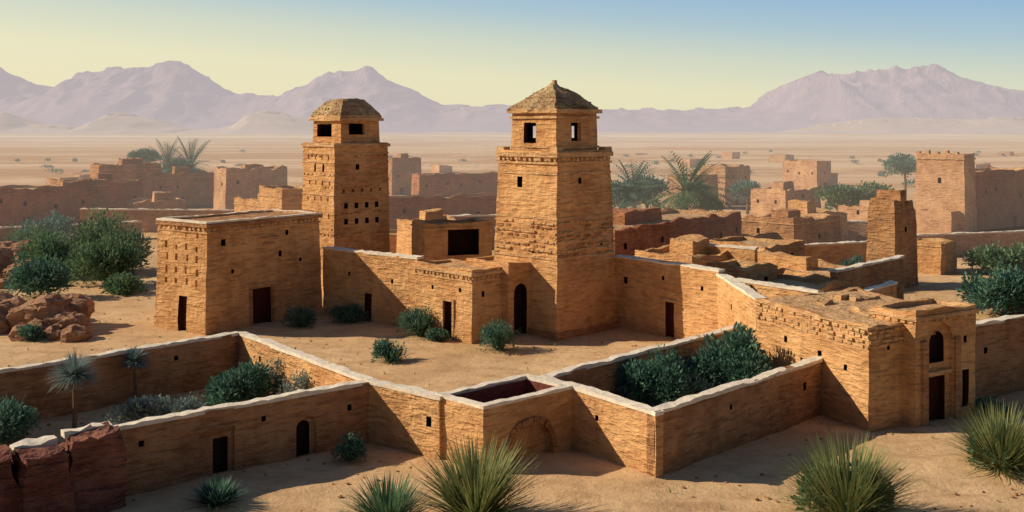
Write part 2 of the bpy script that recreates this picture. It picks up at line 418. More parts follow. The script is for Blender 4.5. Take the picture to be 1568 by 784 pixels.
# ------------------------------------------------------------------ WALLS
wall('courtyard_wall', (-15.2, 83.9), (-7.0, 77.2), 5.3, .6, ops=[(0, .50, -.3, .75, 2.5, 'w', .35), (0, .75, 3.2, .25, .35, 'd', .3), (0, .3, 3.4, .25, .3, 'd', .3)])
wall('courtyard_wall', (7.7, 78.6), (13.9, 70.5), 5.3, .6, ops=[(0, .12, 3.4, .35, .5, 'd', .35), (0, .56, -.3, .85, 2.9, 'w', .35), (0, .5, 4.1, .25, .3, 'd', .3), (0, .86, 3.8, .25, .3, 'd', .3)],
     extra=[(0, .56, 2.65, 1.5, .15, .08, 'door_lintel', TRIM)])
wall('courtyard_wall', (13.85, 70.6), (14.1, 60.3), 5.05, .6, ops=[(0, .4, 3.4, .25, .35, 'd', .35)])
wall('garden_wall', (-30, 47.4), (-16.1, 61.6), 2.8, mat=ADOBE_D, ops=[(0, .25, 1.6, .3, .35, 'd', .3), (0, .52, 1.7, .25, .3, 'd', .3), (0, .8, 1.9, .25, .25, 'd', .3)])
wall('garden_wall', (-16.15, 61.7), (-6.9, 49.9), 2.8, ops=[(0, .2, 1.7, .25, .3, 'd', .3)])
W1p, W1q = (-17.3, 41.1), (-6.8, 49.8)
wall('garden_wall', W1p, W1q, 2.8, mat=ADOBE_D, ops=[(0, .455, .1, .68, 1.5, 'd', .38), (0, .745, .05, .66, 1.6, 'da', .38), (0, .2, 1.9, .22, .25, 'd', .3), (0, .92, 1.7, .22, .28, 'd', .3), (0, .60, 1.95, .22, .25, 'd', .3)],
     pre=[(0, .44, -.3, 1.6, 2.35, '', .14), (0, .745, -.3, 1.3, 2.2, 'a', .1)],
     extra=[(0, .44, 2.05, 1.9, .14, .09, 'door_hood', ADOBE_D), (0, .455, -.2, 1.1, .3, .14, 'door_step', TRIM)])
wall('perimeter_wall', (-6.9, 49.85), (-3.25, 46.9), 2.8, ops=[(0, .86, 1.45, .32, .45, 'd', .35)])
BL = [(-1.24, 45.1), (2.85, 48.75), (.7, 51.0), (-3.4, 47.3)]
parts = [block(BL, 2.86, ADOBE, parapet=.38, drop=.75, roofmi=4, ops=[(0, .5, -.4, 2.9, 2.15, 'a', .4)], amp=.07, top=.08)]
cp = prism('coping', inset(BL, -.05), 2.82, 2.96, CAP, amp=.05, top=.07, step=.4); cut(cp, [[('poly', inset(BL, .38), 2, 4, 0)]], [CAP]); smooth_sharp(cp); parts.append(cp)
a, d, nn, L = face(BL, 0); V = []; F = []; rnd = random.Random(4)
for i in range(13):
    a0 = math.pi*i/13+.02; a1 = math.pi*(i+1)/13-.02; b = len(V); ro = 1.70+rnd.uniform(-.05, .05); pr = .09+rnd.uniform(-.03, .03)
    for off in (pr, -.2):
        for ang, rr in ((a0, 1.42), (a0, ro), (a1, ro), (a1, 1.42)):
            p = a+d*(L*.5+rr*math.cos(ang))+nn*off; V.append((p.x, p.y, .3+rr*math.sin(ang)))
    F += [(b, b+1, b+2, b+3), (b+4, b+7, b+6, b+5), (b, b+4, b+5, b+1), (b+1, b+5, b+6, b+2), (b+2, b+6, b+7, b+3), (b+3, b+7, b+4, b)]
parts.append(mesh_obj('arch_voussoirs', V, F, [ADOBE_D]))
group('arched_bastion', (-.3, 48, 0), parts)
wall('perimeter_wall', (1.6, 50.4), (6.1, 44.35), 2.8, .42, ops=[(0, .5, 1.7, .22, .25, 'd', .3)])
wall('perimeter_wall', (6.05, 44.4), (16.35, 54.7), 2.8, .45, mat=ADOBE_D, ops=[(0, .86, 1.6, .3, .4, 'd', .35), (0, .4, 1.9, .2, .22, 'd', .3)])
wall('garden_wall', (1.75, 50.7), (14.3, 63.9), 2.8, mat=ADOBE_D, ops=[(0, .6, 1.9, .25, .3, 'd', .3)])
wall('perimeter_wall', (24.2, 56.6), (44, 68.2), 4.1, .5, mat=ADOBE_D, ops=[(0, .1, 2.5, .3, .35, 'd', .35), (0, .3, 2.7, .25, .3, 'd', .35)])

# ------------------------------------------------------------------ GATEHOUSE
G = [(17.5, 51.3), (24.0, 55.2), (21.0, 63.6), (14.0, 60.0)]
parts = [block(G, 5.2, ADOBE, taper=.0, parapet=.35, drop=.22, top=.2, amp=.1,
        ops=[(3, .60, 2.9, .3, .4, 'd', .35), (3, .82, 2.7, .25, .3, 'd', .35), (3, .3, 3.2, .3, .35, 'd', .35), (3, .45, 2.4, .2, .25, 'd', .3), (0, .2, 3.9, .2, .2, 'd', .3)])]
for i, z in enumerate((4.85, 4.6, 4.35, 4.1)):
    parts.append(dentils(G, (0, 3), z, .15, .45, .16, .12 if i % 2 == 0 else .06, 'brick_course_%d' % i, TRIM, 60+i, .15))
parts.append(ringslab(G, .07, 5.02, .12, 'eaves', TRIM, amp=.07))
r = Vector((.857, .514)); nn = Vector((.514, -.857)); A = Vector(G[0])
p0 = A+r*2.55+nn*.75; p1 = A+r*7.3+nn*.75
PT = [tuple(p0), tuple(p1), tuple(p1-nn*2.6), tuple(p0-nn*2.6)]
parts.append(block(PT, 5.8, ADOBE, parapet=.3, drop=.25, name='portal', top=.15, pre=[(0, .40, -.3, 2.05, 5.45, 'a', .22)],
        ops=[(0, .40, -.35, 1.3, 2.7, 'w', .62), (0, .40, 3.05, 1.15, 1.6, 'da', .62), (0, .82, .6, .55, 1.9, 'w', .45), (0, .82, 3.9, .25, .35, 'd', .3)]))
parts.append(ringslab(PT, .12, 5.35, .2, 'portal_cornice', TRIM)); parts.append(dentils(PT, (0, 3), 5.2, .14, .2, .2, .1, 'portal_dentils', TRIM, 70))
sc_ = .40*4.75
parts.append(slab_on(PT, 0, sc_, 2.45, 1.95, .2, -.02, 'door_lintel', TRIM, back=.3))
parts.append(slab_on(PT, 0, sc_-1.27, -.3, .42, 4.6, .14, 'pilaster_left', ADOBE_D)); parts.append(slab_on(PT, 0, sc_+1.27, -.3, .42, 4.6, .14, 'pilaster_right', ADOBE_D))
parts.append(slab_on(PT, 0, sc_, .0, 1.9, .14, .45, 'door_step', TRIM))
rnd = random.Random(6)
for i in range(12):
    u, v = rnd.random(), rnd.random(); q = Vector(G[0])*(1-u)*(1-v)+Vector(G[1])*u*(1-v)+Vector(G[2])*u*v+Vector(G[3])*(1-u)*v; q = q.lerp(Vector((19.1, 57.5)), .3)
    o = prism('roof_rubble_%d' % i, quad(q.x, q.y, rnd.uniform(.5, 2), rnd.uniform(.3, .7), rnd.choice((30, 45, 100, 110))), 4.9, 5.05+rnd.random()*.35, TRIM, .25, amp=.15, top=.2, step=.3); smooth_sharp(o); parts.append(o)
group('gatehouse', (19, 57, 0), parts)

# ------------------------------------------------------------------ RUINED WALL bottom left
parts = []
dd = Vector((-.77, -.64)); n2 = Vector((.64, -.77))
for i, (t, w, hh, pr_) in enumerate(((-.5, 2.3, 3.0, .75), (1.65, 2.0, 2.75, 1.1), (3.4, 2.1, 2.8, .8), (5.2, 2.3, 2.5, 1.1), (7.2, 2.6, 2.4, .8))):
    a = Vector((-16.3, 41.9))+dd*t
    q = [a+dd*w+n2*(pr_+.7), a+n2*(pr_+.7), a-n2*.7, a+dd*w-n2*.7]
    o = prism('buttress_%d' % i, [(v.x, v.y) for v in q], -.6, hh, RUIN, .3, amp=.3, top=.3, step=.35); smooth_sharp(o, 25); parts.append(o)
    a2 = a-n2*.3
    c = [a2+dd*w*.92+n2*.45, a2+dd*w*.1+n2*.45, a2+dd*w*.1-n2*.1, a2+dd*w*.92-n2*.1]
    o = prism('pale_coping_%d' % i, [(v.x, v.y) for v in c], hh-.15, hh+.10, CAP, amp=.15, top=.18, step=.3); smooth_sharp(o); parts.append(o)
q = [Vector((-16.6, 41.8))+dd*10.5, Vector((-16.6, 41.8)), Vector((-16.6, 41.8))-n2*.6, Vector((-16.6, 41.8))+dd*10.5-n2*.6]
o = prism('ruin_core', [(v.x, v.y) for v in q], -.6, 2.3, RUIN, 0, amp=.2, top=.5, step=.4); smooth_sharp(o); parts.append(o)
group('ruined_buttress_wall', (-19, 40, 0), parts)

# ------------------------------------------------------------------ BACKGROUND VILLAGE
house('mud_house', -77, 152, 15, 9, 6.0, 30, ADOBE_R, 1)
house('mud_house', -68, 158, 7, 8, 6.8, 38, ADOBE_D, 2)
house('mud_house', -75.3, 190, 12, 5, 8.2, 40, ADOBE_D, 3)
house('mud_house', -72, 172, 11, 5, 5.9, 30, ADOBE_R, 31)
house('mud_house', -67, 196, 13, 5, 6.2, 35, ADOBE_D, 4)
house('mud_house', -49.4, 180, 12, 5, 7.9, 40, ADOBE_F, 5)
house('mud_house', -58, 160, 8, 6, 3.6, 30, ADOBE_F, 6)
house('mud_house', -26, 118, 5, 5, 8.0, 45, ADOBE, 7)
house('mud_house', -31, 128, 6, 6, 6.0, 45, ADOBE, 8)
house('mud_house', -26.5, 230, 8, 4, 8.1, 40, ADOBE_D, 9)
house('mud_house', -18, 200, 22, 6, 5.9, 20, ADOBE_R, 10)
house('mud_house', -20, 142, 22, 6, 5.3, 20, ADOBE_R, 11)
house('mud_house', -14, 112, 10, 5, 3.5, 15, ADOBE, 12)
house('mud_house', -9.5, 104, 6, 5, 5.6, 30, ADOBE, 13)
house('long_mud_house', 9.6, 98.5, 25, 9, 5.4, 49, ADOBE_R, 14)
house('mud_house', 31, 115, 10, 7, 4.8, 42, ADOBE_D, 15)
house('mud_house', 37, 128, 8, 7, 4.4, 42, ADOBE, 16)
house('mud_house', 40.8, 200, 9, 6, 7.6, 45, ADOBE_F, 17)
house('mud_house', 33, 190, 8, 6, 6.2, 45, ADOBE_F, 32)
house('mud_house', 73, 250, 6, 10, 6.9, 40, ADOBE_F, 18)
house('mud_house', 44, 168, 10, 7, 4.9, 40, ADOBE_F, 19)
house('mud_house', 52, 150, 9, 6, 3.4, 40, ADOBE_F, 20)
house('mud_house', 60, 175, 9, 6, 4.0, 35, ADOBE_F, 33)
house('mud_house', 68, 152, 16, 8, 8.6, 35, ADOBE_R, 21)
house('mud_house', 43.5, 106, 4, 4, 3.2, 45, ADOBE, 22)
house('mud_house', 25.9, 82, 6.5, 13, 3.3, 44, ADOBE, 23)
house('mud_house', 20.3, 72, 6.5, 7, 3.7, 44, ADOBE, 24)
house('mud_house', 14.5, 84, 7, 6, 4.6, 44, ADOBE, 25)
house('mud_house', 22.5, 93, 7, 7, 4.4, 44, ADOBE, 26)
house('mud_house', 17.6, 77.5, 4, 4, 4.5, 44, ADOBE, 27)
K = quad(63.8, 147, 4.2, 7.4, 45)
parts = [block(K, 11.2, ADOBE_F, taper=.08, parapet=.5, drop=.5, amp=.1, top=.2, ops=[(3, .5, 7, .5, .8, 'd', .4), (0, .5, 8.6, .4, .5, 'd', .4)])]
Kt = scaled(K, .93)
a, d, n_, L = face(Kt, 3)
for i in range(5):
    p = a+d*(L*(i+.4)/5); o = prism('merlon_%d' % i, quad(p.x, p.y+.1, .8, .7, 45), 10.9, 11.5+.2*(i % 2), ADOBE_F, .2, amp=.1); parts.append(o)
parts.append(ringslab(Kt, .12, 10.4, .25, 'cornice', TRIM))
parts.append(block(quad(61.2, 145.6, 3, 5, 45), 3.2, ADOBE_F, name='lower_wing'))
group('watchtower', (63, 149, 0), parts)
K = quad(35.2, 96, 4.9, 2.9, 45)
parts = [block(K, 7.2, ADOBE_D, taper=.1, parapet=0, ops=[(0, .5, 5.2, .4, .5, 'd', .4)], amp=.12)]
Kc = scaled(K, .89)
for i, (u0, u1, zz) in enumerate(((0, .34, 8.3), (.3, .62, 9.0), (.58, 1, 7.9))):
    a, b, c, e = [Vector(p) for p in Kc]
    q = [a.lerp(b, u0), a.lerp(b, u1), e.lerp(c, u1), e.lerp(c, u0)]
    o = prism('broken_crown_%d' % i, [tuple(p) for p in q], 7.0, zz, ADOBE_D, .12, amp=.18, top=.35, step=.4); smooth_sharp(o); parts.append(o)
group('ruined_watchtower', (35, 98, 0), parts)
wall('compound_wall', (46, 121), (72, 129), 2.4, .6, mat=ADOBE_F)
wall('compound_wall', (-62, 150), (-20, 146), 3.2, .6, mat=ADOBE_D)
wall('compound_wall', (-72, 128), (-50, 141), 2.2, .6, mat=ADOBE_D)
wall('compound_wall', (26, 104), (40, 110), 3.0, .6, mat=ADOBE)
wall('compound_wall', (30, 140), (48, 136), 2.6, .6, mat=ADOBE_F)
wall('compound_wall', (-9, 128), (8, 132), 4.0, .6, mat=ADOBE_R)
wall('compound_wall', (40, 84), (62, 92), 1.6, .5, mat=ADOBE_D)
wall('compound_wall', (19, 66), (28, 76), 3.6, .5, mat=ADOBE)
wall('compound_wall', (15.3, 72), (19.5, 66.5), 4.4, .5, mat=ADOBE)
wall('compound_wall', (24.5, 79), (33, 88), 4.0, .5, mat=ADOBE_D)
wall('compound_wall', (14, 91), (20, 86), 4.9, .5, mat=ADOBE)

V = []; F = []; rnd = random.Random(5)
for i in range(26):
    y = rnd.uniform(260, 560); x = rnd.uniform(-.48, .52)*y; w = rnd.uniform(4, 11); dd_ = rnd.uniform(4, 8); h = rnd.uniform(1.5, 4)
    b = len(V); q = quad(x, y, w, dd_, rnd.uniform(25, 55))
    for z in (-.5, h):
        V += [(p[0]+rnd.uniform(-.3, .3), p[1], z+rnd.uniform(-.4, .4)) for p in q]
    F += [(b+4, b+5, b+6, b+7)]+[(b+j, b+(j+1) % 4, b+4+(j+1) % 4, b+4+j) for j in range(4)]
mesh_obj('distant_village', V, F, [ADOBE_F])

# ------------------------------------------------------------------ ROCKS
def rock(x, y, z, s, seed, V, F, flat=.7):
    bm = bmesh.new(); bmesh.ops.create_icosphere(bm, subdivisions=3 if s > .6 else 1, radius=1)
    so = Vector((seed*3.1, seed*1.7, 0)); b = len(V)
    for v in bm.verts:
        c = v.co.copy(); k = 1+.35*noise.noise(c*1.1+so)+.22*noise.noise(c*2.7+so)+.1*noise.noise(c*6+so)
        q = Vector((round(c.x*2.4)/2.4, round(c.y*2.4)/2.4, round(c.z*3)/3)); c = c.lerp(q, .45)*k
        V.append((x+c.x*s, y+c.y*s, z+c.z*s*flat))
    for f in bm.faces: F.append(tuple(b+v.index for v in f.verts))
    bm.free()
rnd = random.Random(3)
for gi, (cx, cy, R, n, s) in enumerate(((-36, 78, 3.6, 26, 1.9), (-33.2, 75.5, 2.4, 14, 1.1), (-57, 112, 7, 24, 2.3), (-50, 100, 7, 20, 1.5))):
    V = []; F = []
    for i in range(n):
        ss = s*rnd.uniform(.3, 1); rock(cx+rnd.gauss(0, .5)*R, cy+rnd.gauss(0, .4)*R, ss*.3+rnd.uniform(0, .7)*s*(1 if i < n/3 else 0), ss, rnd.random()*50, V, F)
    o = mesh_obj('boulder_pile', V, F, [ROCK]); smooth_sharp(o, 25)
V = []; F = []
for i in range(1100):
    y = 38+rnd.random()**1.7*60; x = rnd.uniform(-.55, .55)*y; s = rnd.uniform(.03, .11)
    rock(x, y, .02, s, rnd.random()*50, V, F)
mesh_obj('scattered_stones', V, F, [ADOBE_D])

# ------------------------------------------------------------------ VEGETATION
def blade(V, F, o, d, L, w, droop, seg=4):
    side = d.cross(Vector((0, 0, 1)))
    if side.length < .05: side = Vector((1, 0, 0))
    side.normalize(); b = len(V); p = Vector(o); dd = Vector(d)
    for i in range(seg):
        ww = w*(1-.75*(i/seg)**1.5)*(.6 if i == 0 else 1)
        V.append(tuple(p-side*ww)); V.append(tuple(p+side*ww))
        p = p+dd*(L/seg); dd = (dd+Vector((0, 0, -droop/seg))).normalized()
    V.append(tuple(p))
    for i in range(seg-1): F.append((b+2*i, b+2*i+1, b+2*i+3, b+2*i+2))
    F.append((b+2*seg-2, b+2*seg-1, b+2*seg))

def yucca(name, x, y, r, h, n=260, mat=LEAFY, seed=0, w=.035):
    rnd = random.Random(seed*7+1); V = []; F = []
    for i in range(n):
        th = rnd.uniform(0, 2*math.pi); el = math.radians(rnd.triangular(12, 88, 60))
        L = rnd.uniform(.7, 1.08)*(r*math.cos(el)**2*1.15+h*math.sin(el)**2)
        d = Vector((math.cos(th)*math.cos(el), math.sin(th)*math.cos(el), math.sin(el)))
        rr = rnd.random()*.16*r
        blade(V, F, Vector((x+math.cos(th)*rr, y+math.sin(th)*rr, -.03)), d, L, w*rnd.uniform(.7, 1.4), rnd.uniform(.15, .8))
    return mesh_obj(name, V, F, [mat])

def leaves(V, F, cx, cy, cz, rx, rz, n, ls, rnd, hemi=True):
    lobes = []
    for i in range(11):
        th = rnd.uniform(0, 6.28); q = rnd.uniform(.15, .68)
        lobes.append((math.cos(th)*q*rx, math.sin(th)*q*rx, rnd.uniform(.2 if hemi else -.4, .62)*rz*(1.1-.5*q), rnd.uniform(.26, .46)))
    lobes.append((0, 0, .4*rz, .5))
    for i in range(n):
        lx, ly, lz, lr = lobes[rnd.randrange(len(lobes))]
        z = rnd.uniform(-.55, 1); t = rnd.uniform(0, 6.28); s = math.sqrt(max(0, 1-z*z))
        d = Vector((math.cos(t)*s, math.sin(t)*s, z)); rr = lr*(rnd.random()**.35)*(1+.45*noise.noise(d*2.5+Vector((lx, ly, lz))))
        c = Vector((cx+lx+d.x*rr*rx, cy+ly+d.y*rr*rx, cz+lz+d.z*rr*rz))
        if hemi and c.z < .03: c.z = abs(c.z)*.5+.03
        g = (d+Vector((rnd.gauss(0, .5), rnd.gauss(0, .5), rnd.gauss(.45, .4)))).normalized()
        sd = g.cross(Vector((rnd.gauss(0, 1), rnd.gauss(0, 1), rnd.gauss(0, 1)))).normalized()
        L = ls*rnd.uniform(.6, 1.4); w = L*.2; b = len(V)
        V += [tuple(c), tuple(c+g*L*.5+sd*w), tuple(c+g*L), tuple(c+g*L*.5-sd*w)]; F.append((b, b+1, b+2, b+3))

def bush(name, x, y, r, h, n=1800, mat=LEAF, seed=0, ls=None, spikes=40):
    rnd = random.Random(seed*13+5); V = []; F = []
    leaves(V, F, x, y, 0, r, h, int(n*1.7), (ls or .17*math.sqrt(r)), rnd)
    for i in range(spikes):
        th = rnd.uniform(0, 6.28); el = math.radians(rnd.uniform(20, 88)); d = Vector((math.cos(th)*math.cos(el), math.sin(th)*math.cos(el), math.sin(el)))
        blade(V, F, Vector((x, y, 0)), d, (r*math.cos(el)+h*math.sin(el))*rnd.uniform(.8, 1.0), .015, .3, 3)
    return mesh_obj(name, V, F, [mat])

def tube(V, F, p, q, r0, r1, n=7, wob=0, seg=5):
    p, q = Vector(p), Vector(q); ax = (q-p).normalized(); u = ax.orthogonal().normalized(); v = ax.cross(u); b = len(V)
    for i in range(seg+1):
        t = i/seg; c = p.lerp(q, t)+u*math.sin(t*4)*wob; r = r0+(r1-r0)*t
        for j in range(n):
            a = 2*math.pi*j/n; V.append(tuple(c+(u*math.cos(a)+v*math.sin(a))*r))
    for i in range(seg):
        for j in range(n):
            k = (j+1) % n; F.append((b+i*n+j, b+i*n+k, b+(i+1)*n+k, b+(i+1)*n+j))

def yucca_tree(name, x, y, h, r, seed, n=620):
    rnd = random.Random(seed); V = []; F = []; tube(V, F, (x, y, -.2), (x, y, h-r*.6), .12, .08, wob=.05); nf = len(F)
    for i in range(n):
        z = rnd.uniform(-.35, 1); t = rnd.uniform(0, 6.28); s = math.sqrt(1-z*z)
        blade(V, F, Vector((x, y, h-r*.65)), Vector((math.cos(t)*s, math.sin(t)*s, z)), r*rnd.uniform(.7, 1.05), .024, .5)
    return mesh_obj(name, V, F, [BARK, LEAFB], idx=[0]*nf+[1]*(len(F)-nf))

def palm(name, x, y, h, r, seed, nf=26, mat=LEAFF):
    rnd = random.Random(seed); V = []; F = []; tube(V, F, (x, y, -.2), (x, y, h), .35, .25, wob=.2); k = len(F)
    for i in range(nf):
        th = rnd.uniform(0, 6.28); el = math.radians(rnd.uniform(-15, 82)); d = Vector((math.cos(th)*math.cos(el), math.sin(th)*math.cos(el), math.sin(el)))
        p = Vector((x, y, h)); L = r*rnd.uniform(.85, 1.1); seg = 12; sd = d.cross(Vector((0, 0, 1))).normalized()
        for s in range(seg):
            d = (d+Vector((0, 0, -.95/seg))).normalized(); p = p+d*L/seg
            ll = r*.34*math.sin(math.pi*(s+1.5)/(seg+2))
            for sg in (-1, 1):
                blade(V, F, p, (sd*sg*.8+d*.8+Vector((0, 0, -.15))).normalized(), ll, .11, .4, 2)
        blade(V, F, Vector((x, y, h)), Vector((math.cos(th)*math.cos(el), math.sin(th)*math.cos(el), math.sin(el))), L, .09, .95, 8)
    return mesh_obj(name, V, F, [BARK, mat], idx=[0]*k+[1]*(len(F)-k))

def tree(name, x, y, h, r, rz, seed, n=2200, mat=LEAFF):
    rnd = random.Random(seed); V = []; F = []; tube(V, F, (x, y, -.2), (x, y, h-rz), .3, .2, wob=.2)
    for i in range(6):
        t = i*1.05; tube(V, F, (x, y, h-rz*1.4), (x+math.cos(t)*r*.6, y+math.sin(t)*r*.6, h-rz*.5), .14, .04, seg=3)
    k = len(F); leaves(V, F, x, y, h-rz, r, rz, int(n*1.5), .5, rnd, False)
    return mesh_obj(name, V, F, [BARK, mat], idx=[0]*k+[1]*(len(F)-k))

yucca('yucca_plant', -1.35, 39.6, 2.5, 3.4, 850, LEAFY, 1, .038)
yucca('yucca_plant', -4.6, 39.0, 2.0, 2.1, 650, LEAFG, 2, .03)
yucca('yucca_plant', 12.8, 39.8, 2.7, 3.4, 1300, LEAFY, 3, .028)
yucca('yucca_plant', 21.4, 45.7, 2.2, 3.1, 1200, LEAFY, 4, .028)
bush('desert_shrub', 12.8, 40.1, 1.9, 2.2, 2500, LEAFG, 41)
bush('desert_shrub', 21.5, 46.0, 1.6, 2.1, 2200, LEAFG, 42)
yucca('yucca_plant', -11.7, 41.4, 1.25, 1.2, 360, LEAF, 5); bush('desert_shrub', -11.8, 41.7, .8, .8, 700, LEAF, 43)
bush('desert_shrub', -7.3, 46.9, .8, 1.5, 1000, LEAF, 6)
for i, (x, y, r, h) in enumerate(((-16, 78.7, 1.4, 1.5), (-12.6, 80.5, 1.7, 1.4), (-6.9, 75.4, 1.5, 2.1), (-1.2, 70.8, 1.5, 2.1), (-8, 67, 1.3, 1.5), (-5.3, 73.6, .9, .8), (24.9, 54.4, .8, .8))):
    bush('desert_shrub', x, y, r, h, 1000, LEAF, 50+i, .2); yucca('agave_plant', x+.3, y-.2, r*1.05, h*1.05, 120, LEAFG, 60+i)
yucca_tree('yucca_tree', -21.8, 52, 3.6, 1.5, 71); yucca_tree('yucca_tree', -20.4, 56.5, 2.95, .95, 72)
bush('garden_shrub', -14.4, 56.3, 2.3, 2.3, 3200, LEAF, 73); bush('garden_shrub', -12.6, 57.6, 1.3, 2.9, 1500, LEAFB, 74); bush('garden_shrub', -11.0, 54.8, 1.3, 2.5, 1300, LEAFB, 74)
bush('garden_shrub', -18.6, 52.2, 1.6, 1.6, 1900, LEAFB, 75); bush('garden_shrub', -24.2, 49.6, 1.8, 2.4, 1900, LEAF, 76); bush('garden_shrub', -16.8, 54.2, 1.0, 1.2, 800, LEAFB, 77)
bush('garden_shrub', 7.6, 54.0, 2.4, 3.8, 5600, LEAF, 78); bush('garden_shrub', 12.2, 57.4, 2.7, 4.1, 6200, LEAF, 79); bush('garden_shrub', 3.9, 51.6, 1.1, 2.2, 1500, LEAFB, 80)
bush('garden_shrub', 9.9, 54.6, 1.3, 1.7, 1800, LEAFB, 81); bush('garden_shrub', 10.2, 59.4, 1.3, 2.6, 1500, LEAFB, 83); bush('garden_shrub', 5.2, 50.6, 1.3, 1.8, 1600, LEAF, 84); bush('garden_shrub', 13.6, 55.2, 1.5, 1.8, 1600, LEAFB, 82)
bush('tall_shrub', -41.5, 108, 4.9, 7.0, 4600, LEAFG, 85, .42); bush('tall_shrub', -38.5, 99, 3.8, 5.2, 3200, LEAFG, 86, .4); bush('tall_shrub', -47, 106, 3.8, 5.0, 2600, LEAFG, 187, .4); bush('desert_shrub', -53, 114, 5.0, 4.2, 2600, LEAFG, 87, .42)
bush('desert_shrub', -41.5, 92, 3.2, 3.6, 2400, LEAF, 88, .36); bush('desert_shrub', -55, 124, 3.9, 5.2, 1600, LEAFF, 89, .5); bush('desert_shrub', -35, 94, 2.2, 1.8, 1200, LEAFG, 90, .4); bush('desert_shrub', -34, 73.5, 1.0, 1.2, 700, LEAF, 188, .25)
bush('tall_shrub', 39, 83, 3.4, 4.3, 3600, LEAF, 91, .38); bush('tall_shrub', 43, 84, 3.2, 3.6, 3000, LEAF, 92, .38); bush('desert_shrub', 50, 108, 3.6, 3.3, 2200, LEAFG, 93, .42); bush('desert_shrub', 56, 112, 3, 2.8, 1500, LEAFG, 94, .42)
bush('desert_shrub', 31.5, 96, 1.3, 3.4, 700, LEAFF, 95, .4)
palm('palm_tree', 24.3, 146, 5.8, 6.8, 101, 70, LEAFG); palm('palm_tree', 17.5, 150, 5.4, 5.4, 102, 50); tree('acacia_tree', 20, 155, 8.0, 4.4, 3.2, 103); tree('acacia_tree', 15.5, 150, 7.4, 3.4, 2.8, 113); tree('acacia_tree', 27.5, 152, 6.9, 3.4, 2.8, 114, mat=LEAFG)
palm('palm_tree', -63, 205, 6.9, 6.6, 104, 50); palm('palm_tree', -68.5, 208, 6.7, 6, 105, 44); tree('acacia_tree', -77.5, 220, 10.6, 4.4, 2.2, 106)
tree('acacia_tree', -65.5, 207, 9.0, 4.6, 2.4, 116)
tree('acacia_tree', 79, 210, 9.8, 5.8, 3.0, 107, 2600, LEAFF); tree('acacia_tree', 50, 160, 6.6, 4.6, 3.0, 108, 2400, LEAFG); tree('acacia_tree', 55.5, 163, 6.8, 4.6, 3.0, 109, 2400, LEAFG); tree('acacia_tree', 40.5, 180, 5.9, 3.2, 2.2, 110, 1100)
tree('acacia_tree', 12, 178, 5, 4, 2, 111, 1200)
V = []; F = []; rnd = random.Random(11)
for i in range(70):
    y = rnd.uniform(170, 650); x = rnd.uniform(-.5, .5)*y; leaves(V, F, x, y, 0, rnd.uniform(1, 3), rnd.uniform(.8, 1.8), 90, .8, rnd)
mesh_obj('distant_scrub', V, F, [LEAFF])
V = []; F = []
for i in range(220):
    y = rnd.uniform(36, 85); x = rnd.uniform(-.5, .5)*y
    for j in range(14):
        th = rnd.uniform(0, 6.28); el = math.radians(rnd.uniform(25, 85)); blade(V, F, Vector((x, y, 0)), Vector((math.cos(th)*math.cos(el), math.sin(th)*math.cos(el), math.sin(el))), rnd.uniform(.12, .35), .012, .4, 2)
mesh_obj('dry_grass_tufts', V, F, [LEAFY])

# ------------------------------------------------------------------ GROUND
def axis(lst):
    out = []
    for a, b, n in lst: out += [a+(b-a)*i/n for i in range(n)]
    out.append(lst[-1][1]); return out
ys = axis([(-600, 20, 12), (20, 110, 200), (110, 300, 70), (300, 900, 60), (900, 3000, 40), (3000, 9000, 12)])
pos = axis([(0, 60, 100), (60, 200, 40), (200, 900, 40), (900, 6000, 30)])
xs = [-p for p in reversed(pos[1:])]+pos
V = []; F = []
for y in ys:
    for x in xs:
        near = noise.noise(Vector((x*.12, y*.12, 0)))*.18+noise.noise(Vector((x*.5, y*.5, 3)))*.10+abs(noise.noise(Vector((x*.9, y*.9, 5))))*.09
        far = 0
        if y > 230: far = min(1, (y-230)/300)*(noise.noise(Vector((x*.004, y*.012, 7)))*2.6+noise.noise(Vector((x*.02, y*.05, 9)))*.8)
        V.append((x, y, near+far))
nx = len(xs)
for j in range(len(ys)-1):
    for i in range(nx-1): a = j*nx+i; F.append((a, a+1, a+1+nx, a+nx))
m = bpy.data.materials.new('desert_sand'); nt, N, L = nodes_of(m)
bs = N.new('ShaderNodeBsdfPrincipled'); bs.inputs['Roughness'].default_value = 1; bs.inputs['Specular IOR Level'].default_value = .05
g = N.new('ShaderNodeNewGeometry'); P = g.outputs['Position']
def mul(s, v):
    k = N.new('ShaderNodeMath'); k.operation = 'MULTIPLY'; k.inputs[1].default_value = v; L.new(s, k.inputs[0]); return k.outputs[0]
c = mixc(nt, ramp(nt, ntex(nt, P, .12, 3), .35, .65), (.64, .415, .22), (.77, .54, .31))
c = mixc(nt, mul(ramp(nt, ntex(nt, P, .35, 4, .65, (1, 2.2, 1)), .48, .66), .6), c, (.47, .28, .145))
c = mixc(nt, mul(ramp(nt, ntex(nt, P, 1.3, 4, .7), .48, .72), .5), c, (.44, .27, .14))
c = mixc(nt, mul(ramp(nt, ntex(nt, P, 6, 3, .75), .5, .8), .4), c, (.34, .205, .115))
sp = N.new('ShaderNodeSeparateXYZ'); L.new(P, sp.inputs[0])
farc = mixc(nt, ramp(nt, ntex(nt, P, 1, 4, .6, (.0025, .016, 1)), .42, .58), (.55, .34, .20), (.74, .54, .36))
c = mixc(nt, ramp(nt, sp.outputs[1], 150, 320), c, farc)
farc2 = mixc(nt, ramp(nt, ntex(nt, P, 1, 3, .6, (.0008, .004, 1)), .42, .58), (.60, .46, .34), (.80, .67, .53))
c = mixc(nt, ramp(nt, sp.outputs[1], 500, 1400), c, farc2)  # far sand goes paler: haze painted into the base colour
L.new(c, bs.inputs['Base Color'])
